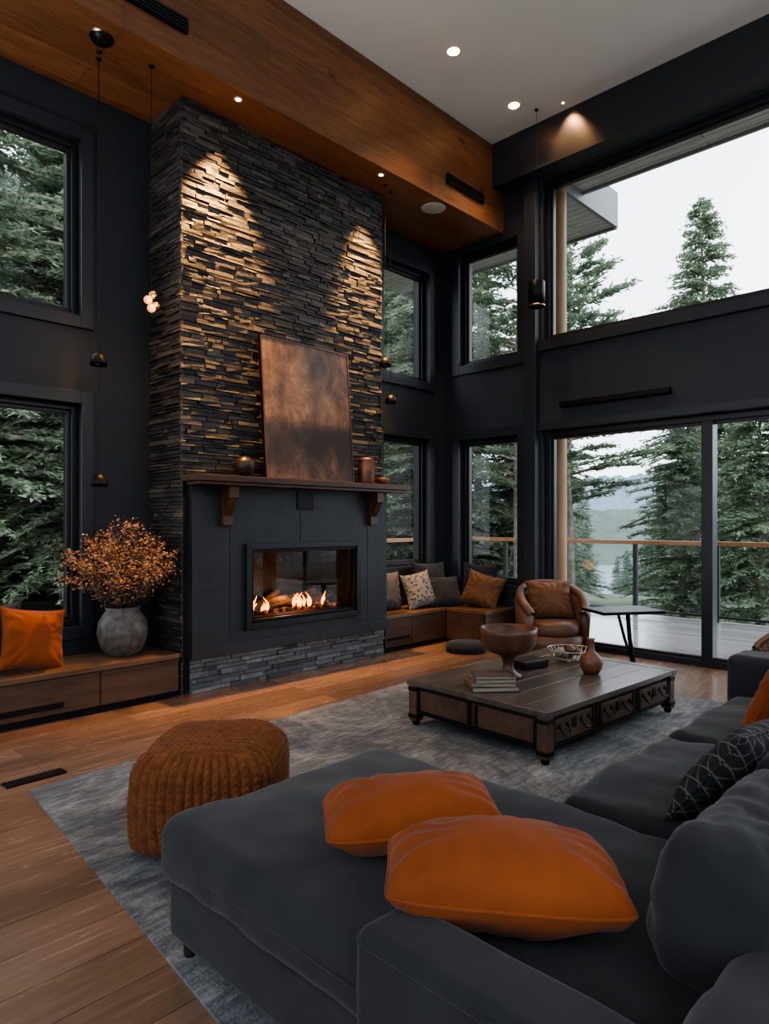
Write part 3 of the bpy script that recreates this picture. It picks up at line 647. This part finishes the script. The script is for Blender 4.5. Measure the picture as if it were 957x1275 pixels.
# ---------------------------------------------------------------- pendants
BULB=plain('warm_bulb',(.6,.3,.12),.3,0,(1,.36,.09),1.1)
def pendant(name,x,y,z,top,kind):
    m=M(name); m.cyl((x,y,z+.05),(x,y,top-.01),.0018,.0018,BLACK,6); m.lathe([(0,-.012),(.018,-.012),(.02,-.002)],(x,y,top),BLACK,16)
    if kind=='glow':
        for dx,dz,bm_ in((-.026,0,BULB),(.032,-.030,BRASS),(.01,.042,BRASS),(.0,-.055,BULB)):
            r=.030; m.lathe([(r*math.cos(t)+1e-4,r*math.sin(t)) for t in [-pi/2+i*pi/10 for i in range(11)]],(x+dx,y,z+dz),bm_,16)
    elif kind=='dome':
        m.lathe([(.0,.06),(.02,.058),(.045,.035),(.058,.0),(.059,-.03),(.054,-.03),(.052,0),(.04,.03),(0,.045)],(x,y,z),BLACK,24)
        m.lathe([(0,-.025),(.025,-.02),(.03,0),(0,.02)],(x,y,z),BRASS,16)
    elif kind=='can':
        m.lathe([(0,.13),(.075,.13),(.085,.12),(.085,-.13),(.078,-.13),(.075,.1),(0,.11)],(x,y,z),BLACK,28)
        m.lathe([(.079,-.134),(.087,-.134),(.087,-.12),(.085,-.12)],(x,y,z),BRASS,28)
    m.done()
pendant('pendant_light',2.32,4.62,2.96,SH,'glow')
pendant('pendant_light',2.02,4.82,2.50,SH,'dome'); pendant('pendant_light',1.99,4.74,1.63,SH,'dome')
pendant('pendant_light',4.74,4.60,2.91,SH,'dome'); pendant('pendant_light',4.88,4.66,2.57,SH,'dome')
pendant('pendant_light',6.05,3.70,3.70,CH,'can')

# ---------------------------------------------------------------- downlights
def lamp(name,kind,loc,energy,color,size=.05,target=None,spot=60,blend=.5,parent=None):
    l=bpy.data.lights.new(name,kind); l.energy=energy; l.color=color
    if kind in('POINT','SPOT'): l.shadow_soft_size=size
    if kind=='SPOT': l.spot_size=math.radians(spot); l.spot_blend=blend
    o=bpy.data.objects.new(name,l); bpy.context.scene.collection.objects.link(o)
    d=(Vector(target)-Vector(loc)) if target else Vector((0,0,-1)); q=d.to_track_quat('-Z','Y')
    o.rotation_euler=q.to_euler()
    o.location=loc
    if parent: o.parent=parent; o.location=Vector(loc)-parent.location
    return o
DLE=plain('downlight_lens',(1,.9,.8),.3,0,(1,.46,.17),30); RIM=plain('downlight_rim',(.5,.48,.45),.4)
def downlight(x,y,z,e,tgt=None,r=.045,spot=95,col=(1,.72,.45),size=.04,blend=.7):
    m=M('recessed_downlight'); m.lathe([(r,-.002),(r+.012,-.006),(r+.015,-.001)],(x,y,z),RIM,24); m.lathe([(0,-.003),(r,-.003)],(x,y,z),DLE,24); o=m.done()
    lamp('downlight_lamp','SPOT',(x,y,z-.02),e,col,size,tgt,spot,blend,o)
downlight(4.78,3.78,CH,70,r=.055); downlight(5.83,3.83,CH,70,r=.055)
for x in(3.4,5.2): downlight(x,-.6,CH,40,col=(1,.88,.76))  # unseen downlights added out of frame as interior fill
for y in(1.2,-1.2): downlight(-1.5,y,CH,40,col=(1,.88,.76))  # more added fill behind the camera, never in view
downlight(6.14,3.45,CH,40,(6.3,3.42,5.2),spot=80,r=.012,col=(1,.5,.22))
WC=(1,.50,.155)
downlight(2.98,4.50,SH,1150,(2.98,4.95,2.7),r=.02,spot=56,col=WC,size=.02,blend=.9)
downlight(4.58,4.50,SH,1000,(4.70,4.95,2.7),r=.02,spot=48,col=WC,size=.02,blend=.9)
downlight(1.9,4.55,SH,260,(2.6,3.9,0),r=.015,spot=70,col=WC,size=.03)
downlight(5.5,4.6,SH,150,(4.7,4.1,0),r=.015,spot=65,col=WC,size=.03)
lamp('fire_lamp','POINT',(3.75,4.90,.70),5,(1,.38,.1),.08)
lamp('pendant_lamp','POINT',(2.32,4.50,2.93),3,(1,.5,.2),.04)
for x,y,e in((-.9,3.7,230),(2.4,-1.9,250)):  # unseen uplights added out of frame to brighten ceiling and beam soffit
    m=M('added_uplight_stand'); m.lathe([(0,0),(.15,0),(.15,.02),(.02,.03),(.012,.05),(.012,1.75),(.03,1.77),(.14,1.86),(.145,1.86),(.03,1.76)],(x,y,0),BLACK,28); o=m.done()
    lamp('added_uplight_fill','SPOT',(x,y,1.83),e,(1,.95,.91),.08,(x+.001,y,4),155,.6,o)

# ---------------------------------------------------------------- exterior
DECK=planks('wet_deck',(.42,.41,.41),(.30,.295,.295),3.6,.14,.14,rot=pi/2,ms=.006,grain=.5)
m=M('deck_floor'); m.box((XW+.25,-5,-.2),(9.95,7.7,-.03),DECK); m.done(loc=(0,0,0))
RW=wood('rail_wood',(.26,.12,.05),(.42,.22,.10),'Y',3,.4); POST=plain('rail_post',(.012,.013,.014),.4)
m=M('deck_railing'); m.box((9.72,-5,1.02),(9.88,7.65,1.08),RW,.006); m.box((XW+.3,7.52,1.02),(9.72,7.65,1.08),RW,.006)
RG=glassmat('rail_glass',.3,(.90,.94,.94))
y=-4.9
while y<7.7: m.box((9.76,y-.03,-.03),(9.82,y+.03,1.02),POST,.004); y+=1.15
m.add([(9.79,-5,.05),(9.79,7.6,.05),(9.79,7.6,1.0),(9.79,-5,1.0)],[(0,1,2,3)],RG)
m.box((9.77,-5,.03),(9.81,7.6,.06),POST); m.done()
LW=wood('cedar_post',(.30,.17,.09),(.46,.28,.155),'Z',3,.5)
m=M('porch_post'); m.cyl((6.98,3.98,-.03),(6.98,3.98,5.2),.10,.09,LW,20); m.done()
SOF=planks('eave_soffit',(.50,.50,.51),(.44,.44,.45),3.0,.12,.5,rot=pi/2,mort=(.15,.15,.15),ms=.006); FAS=plain('fascia',(.20,.21,.22),.5)
m=M('roof_eave'); m.box((XW+.26,-5,5.3),(7.4,3.93,5.36),SOF); m.box((7.4,-5,5.27),(7.44,3.93,5.55),FAS)
m.box((XW+.26,3.95,5.2),(8.35,7.7,5.26),SOF); m.box((8.35,3.93,5.17),(8.40,7.7,5.62),FAS); m.box((XW+.26,3.90,5.17),(8.35,3.95,5.62),FAS)
for k in range(60): m.box((6.86,-4.9+k*.147,5.292),(6.98,-4.9+k*.147+.07,5.299),FAS)
m.done()
m=M('roof_eave'); m.box((XB-.5,YF+.26,5.3),(XW+.25,6.3,5.36),SOF); m.done()
def sst(t): t=max(0,min(1,t)); return t*t*(3-2*t)
def tz(x,y):
    d=max(abs(x-1.5)-9,abs(y-1)-6,0)
    e=sst((x-8)/60)*1.0
    return -1.0-9*sst((d-4)/55)*(.35+.65*e)+.5*noise.noise(Vector((x*.06,y*.06,0)))
m=M('forest_ground'); n=80;vs=[];fs=[]
for i in range(n+1):
    for j in range(n+1):
        x=-60+i*3;y=-60+j*3; vs.append((x,y,min(tz(x,y),-.9)))
for i in range(n):
    for j in range(n): a=i*(n+1)+j; fs.append((a,a+n+1,a+n+2,a+1))
GR=noisemat('forest_floor',(.09,.11,.065),(.17,.19,.12),.8,.95,bs=0)
m.add(vs,fs,GR,True); m.done(loc=(0,0,0))
LK=noisemat('lake_water',(.14,.175,.20),(.20,.24,.27),.1,.55,bs=0,spec=.15)
m=M('lake'); m.add([(60,-300,-9.3),(600,-300,-9.3),(600,400,-9.3),(60,400,-9.3)],[(0,1,2,3)],LK); m.done(loc=(0,0,0))
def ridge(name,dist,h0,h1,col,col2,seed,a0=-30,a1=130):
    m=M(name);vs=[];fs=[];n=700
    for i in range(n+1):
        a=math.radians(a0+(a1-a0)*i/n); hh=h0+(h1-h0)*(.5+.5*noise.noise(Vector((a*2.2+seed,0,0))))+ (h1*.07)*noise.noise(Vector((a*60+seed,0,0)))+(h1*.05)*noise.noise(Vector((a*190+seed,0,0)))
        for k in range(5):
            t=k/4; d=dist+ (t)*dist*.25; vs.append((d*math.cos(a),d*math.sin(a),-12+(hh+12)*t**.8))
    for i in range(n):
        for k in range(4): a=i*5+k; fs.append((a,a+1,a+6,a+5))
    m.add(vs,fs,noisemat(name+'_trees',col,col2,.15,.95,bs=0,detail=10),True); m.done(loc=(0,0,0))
ridge('forest_hill',170,2,8,(.06,.09,.075),(.10,.135,.11),3); ridge('distant_mountain',420,24,46,(.13,.175,.22),(.17,.22,.26),11)  # aerial haze put into the base colours, bluer on the farther ridge
def tree_mesh(name,H,Rm,seed,z0,dens,droop,up=.15,shape=.75,clump=False,ww=.030):
    rnd=random.Random(seed); vs=[];fs=[];mi=[]
    def tri(a,b,c,k=0):
        o=len(vs); vs.extend((tuple(a),tuple(b),tuple(c))); fs.append((o,o+1,o+2)); mi.append(k)
    def quad(a,b,c,d,k): 
        o=len(vs); vs.extend((tuple(a),tuple(b),tuple(c),tuple(d))); fs.append((o,o+1,o+2,o+3)); mi.append(k)
    r0=H*.012+.04; sg=7; nn=8
    cx=[(.12*noise.noise(Vector((j*.5,seed,0)))*(j/nn)*3,.12*noise.noise(Vector((j*.5,seed,5)))*(j/nn)*3) for j in range(nn+1)]
    for j in range(nn):
        for i in range(sg):
            def P(j,i):
                t=j/nn; r=r0*(1-t)+.01; a=2*pi*i/sg; return (cx[j][0]+r*math.cos(a),cx[j][1]+r*math.sin(a),H*t)
            quad(P(j,i),P(j,i+1),P(j+1,i+1),P(j+1,i),1)
    z=z0*H
    while z<H*.99:
        f=(z-z0*H)/(H*(1-z0)); j=min(nn-1,int(z/H*nn)); c=cx[j]
        nb=rnd.choice((5,6,7)) if not clump else rnd.choice((3,4))
        for b in range(nb):
            az=rnd.uniform(0,2*pi); L=Rm*((1-f)**shape)*rnd.uniform(.65,1.15)*(min(1,.55+f*3) if clump else 1)+.18
            u=up+.25*f+rnd.uniform(-.08,.08); dr=droop*rnd.uniform(.7,1.3)
            ca,sa=math.cos(az),math.sin(az)
            def B(t): return Vector((c[0]+ca*L*t,c[1]+sa*L*t,z+L*(u*t-dr*t*t)))
            w=.010+.010*L
            for k in range(3):
                p,q2=B(k/3),B((k+1)/3); quad(p+Vector((0,0,w)),q2+Vector((0,0,w*.7)),q2-Vector((0,0,w*.7)),p-Vector((0,0,w)),1)
            n=int(L*13*dens)+4
            for k in range(n):
                t=rnd.uniform(.12,1.0) if not clump else rnd.uniform(.30,1.02)
                p=B(t); side=rnd.choice((-1,1)); ang=az+side*rnd.uniform(.2,1.25)
                l=rnd.uniform(.22,.5)*(1.15-.5*t)*(.5+min(1,L/1.5)*.6)
                dz=rnd.uniform(-.45,.15) if not clump else rnd.uniform(-.1,.5)
                d=Vector((math.cos(ang),math.sin(ang),dz)); 
                for s in range(3):
                    pp=p+d*l*s*.30+Vector((rnd.gauss(0,.03),rnd.gauss(0,.03),rnd.gauss(0,.03))); a2=ang+rnd.uniform(-.9,.9); dd=Vector((math.cos(a2),math.sin(a2),dz+rnd.uniform(-.3,.2))); e=l*rnd.uniform(.35,.6)
                    wv=Vector((-math.sin(a2),math.cos(a2),rnd.uniform(-.9,.9)))*ww*(1+.3*rnd.random())
                    tri(pp-wv,pp+wv,pp+dd*e,0)
        z+=(.18 if not clump else .20)*(1.1-.4*f)*max(1,H/12)
    me=bpy.data.meshes.new(name); me.from_pydata(vs,[],fs); me.materials.append(NEEDLE); me.materials.append(BARK); me.polygons.foreach_set('material_index',mi); me.update(); return me
TM=[tree_mesh('spruce_a',14,2.6,1,.08,1.8,.35),tree_mesh('spruce_b',17,2.9,2,.14,1.6,.30),tree_mesh('spruce_c',11,2.3,3,.05,1.9,.32)]
TP=[tree_mesh('pine_a',12,2.8,4,.30,2.8,.12,.25,.55,True),tree_mesh('pine_b',14,3.0,5,.32,2.7,.10,.22,.5,True)]
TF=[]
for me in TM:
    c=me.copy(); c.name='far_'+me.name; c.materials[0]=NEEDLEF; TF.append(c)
HT={'spruce_a':14,'spruce_b':17,'spruce_c':11,'pine_a':12,'pine_b':14}
def tree(me,x,y,topz=None,s=1,nm_='spruce_tree',rot=None):
    o=bpy.data.objects.new(nm_,me); bpy.context.scene.collection.objects.link(o)
    zb=min(tz(x,y),-.9)-.1; H=HT[me.name.replace('far_','')]
    if topz is not None: s=(topz-zb)/H
    o.location=(x,y,zb); o.scale=(s,s,s); o.rotation_euler=(0,0,R.uniform(0,6.28) if rot is None else rot); return o
ca,sa=math.cos(al),math.sin(al)
def along(s,z): return (z*(ca+sa*s),z*(sa-ca*s))
for s,z,top,me,nn_ in [(.275,17,8.8,TP[0],'pine_tree'),(.475,22,12.0,TM[0],'spruce_tree'),(.20,15,8.6,TP[1],'pine_tree'),(.14,19,9.8,TM[1],'spruce_tree'),(.23,23,8.0,TM[2],'spruce_tree'),
    (.445,18,5.2,TM[2],'spruce_tree'),(.56,16,5.6,TM[2],'spruce_tree'),(.63,21,8,TM[0],'spruce_tree'),(.53,27,6.5,TM[0],'spruce_tree'),(.47,29,5.5,TM[1],'spruce_tree'),(.70,19,8,TM[1],'spruce_tree'),(.235,32,7.5,TM[0],'spruce_tree'),(.08,17,11,TM[0],'spruce_tree'),(.03,20,10,TM[2],'spruce_tree'),(.215,18.5,5.5,TM[2],'spruce_tree')]:
    x,y=along(s,z); tree(me,x,y,top,1,nn_)
k=0
while k<34:
    x=R.uniform(-4,13); y=R.uniform(14.5,24); k+=1
    if x>9 and y<.62*x+2: continue
    tree(R.choice(TM[:2]),x,y,None,R.uniform(.6,1.0))
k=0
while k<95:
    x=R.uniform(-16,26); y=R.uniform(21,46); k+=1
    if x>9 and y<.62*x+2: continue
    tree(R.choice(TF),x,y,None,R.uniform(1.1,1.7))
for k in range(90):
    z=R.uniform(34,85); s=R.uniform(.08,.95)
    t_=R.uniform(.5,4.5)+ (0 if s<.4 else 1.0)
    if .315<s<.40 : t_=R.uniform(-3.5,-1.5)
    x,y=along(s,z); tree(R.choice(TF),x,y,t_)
for k in range(24):
    x=R.uniform(-14,16);y=R.uniform(-24,-11); tree(R.choice(TM),x,y,None,R.uniform(.4,.7))

# ---------------------------------------------------------------- world
w=bpy.data.worlds.new('overcast_sky'); bpy.context.scene.world=w; w.use_nodes=True; nt=w.node_tree; bg=nt.nodes['Background']
tc=nt.nodes.new('ShaderNodeTexCoord'); n=N(nt,'ShaderNodeTexNoise',Scale=2.0,Detail=6); nt.links.new(tc.outputs['Generated'],n.inputs['Vector'])
r=ramp(nt,[(.3,(.74,.83,.95)),(.7,(.90,.94,1.0))]); nt.links.new(n.outputs['Fac'],r.inputs[0]); nt.links.new(r.outputs[0],bg.inputs[0]); bg.inputs[1].default_value=2.9

# ---------------------------------------------------------------- camera
cam=bpy.data.cameras.new('camera'); co=bpy.data.objects.new('camera',cam); bpy.context.scene.collection.objects.link(co)
co.location=(0,0,1.35); co.rotation_euler=(pi/2,0,al-pi/2); cam.sensor_fit='HORIZONTAL'; cam.sensor_width=36; cam.lens=36*836/957; cam.shift_y=12.5/957; cam.clip_start=.05; cam.clip_end=2000
bpy.context.scene.camera=co
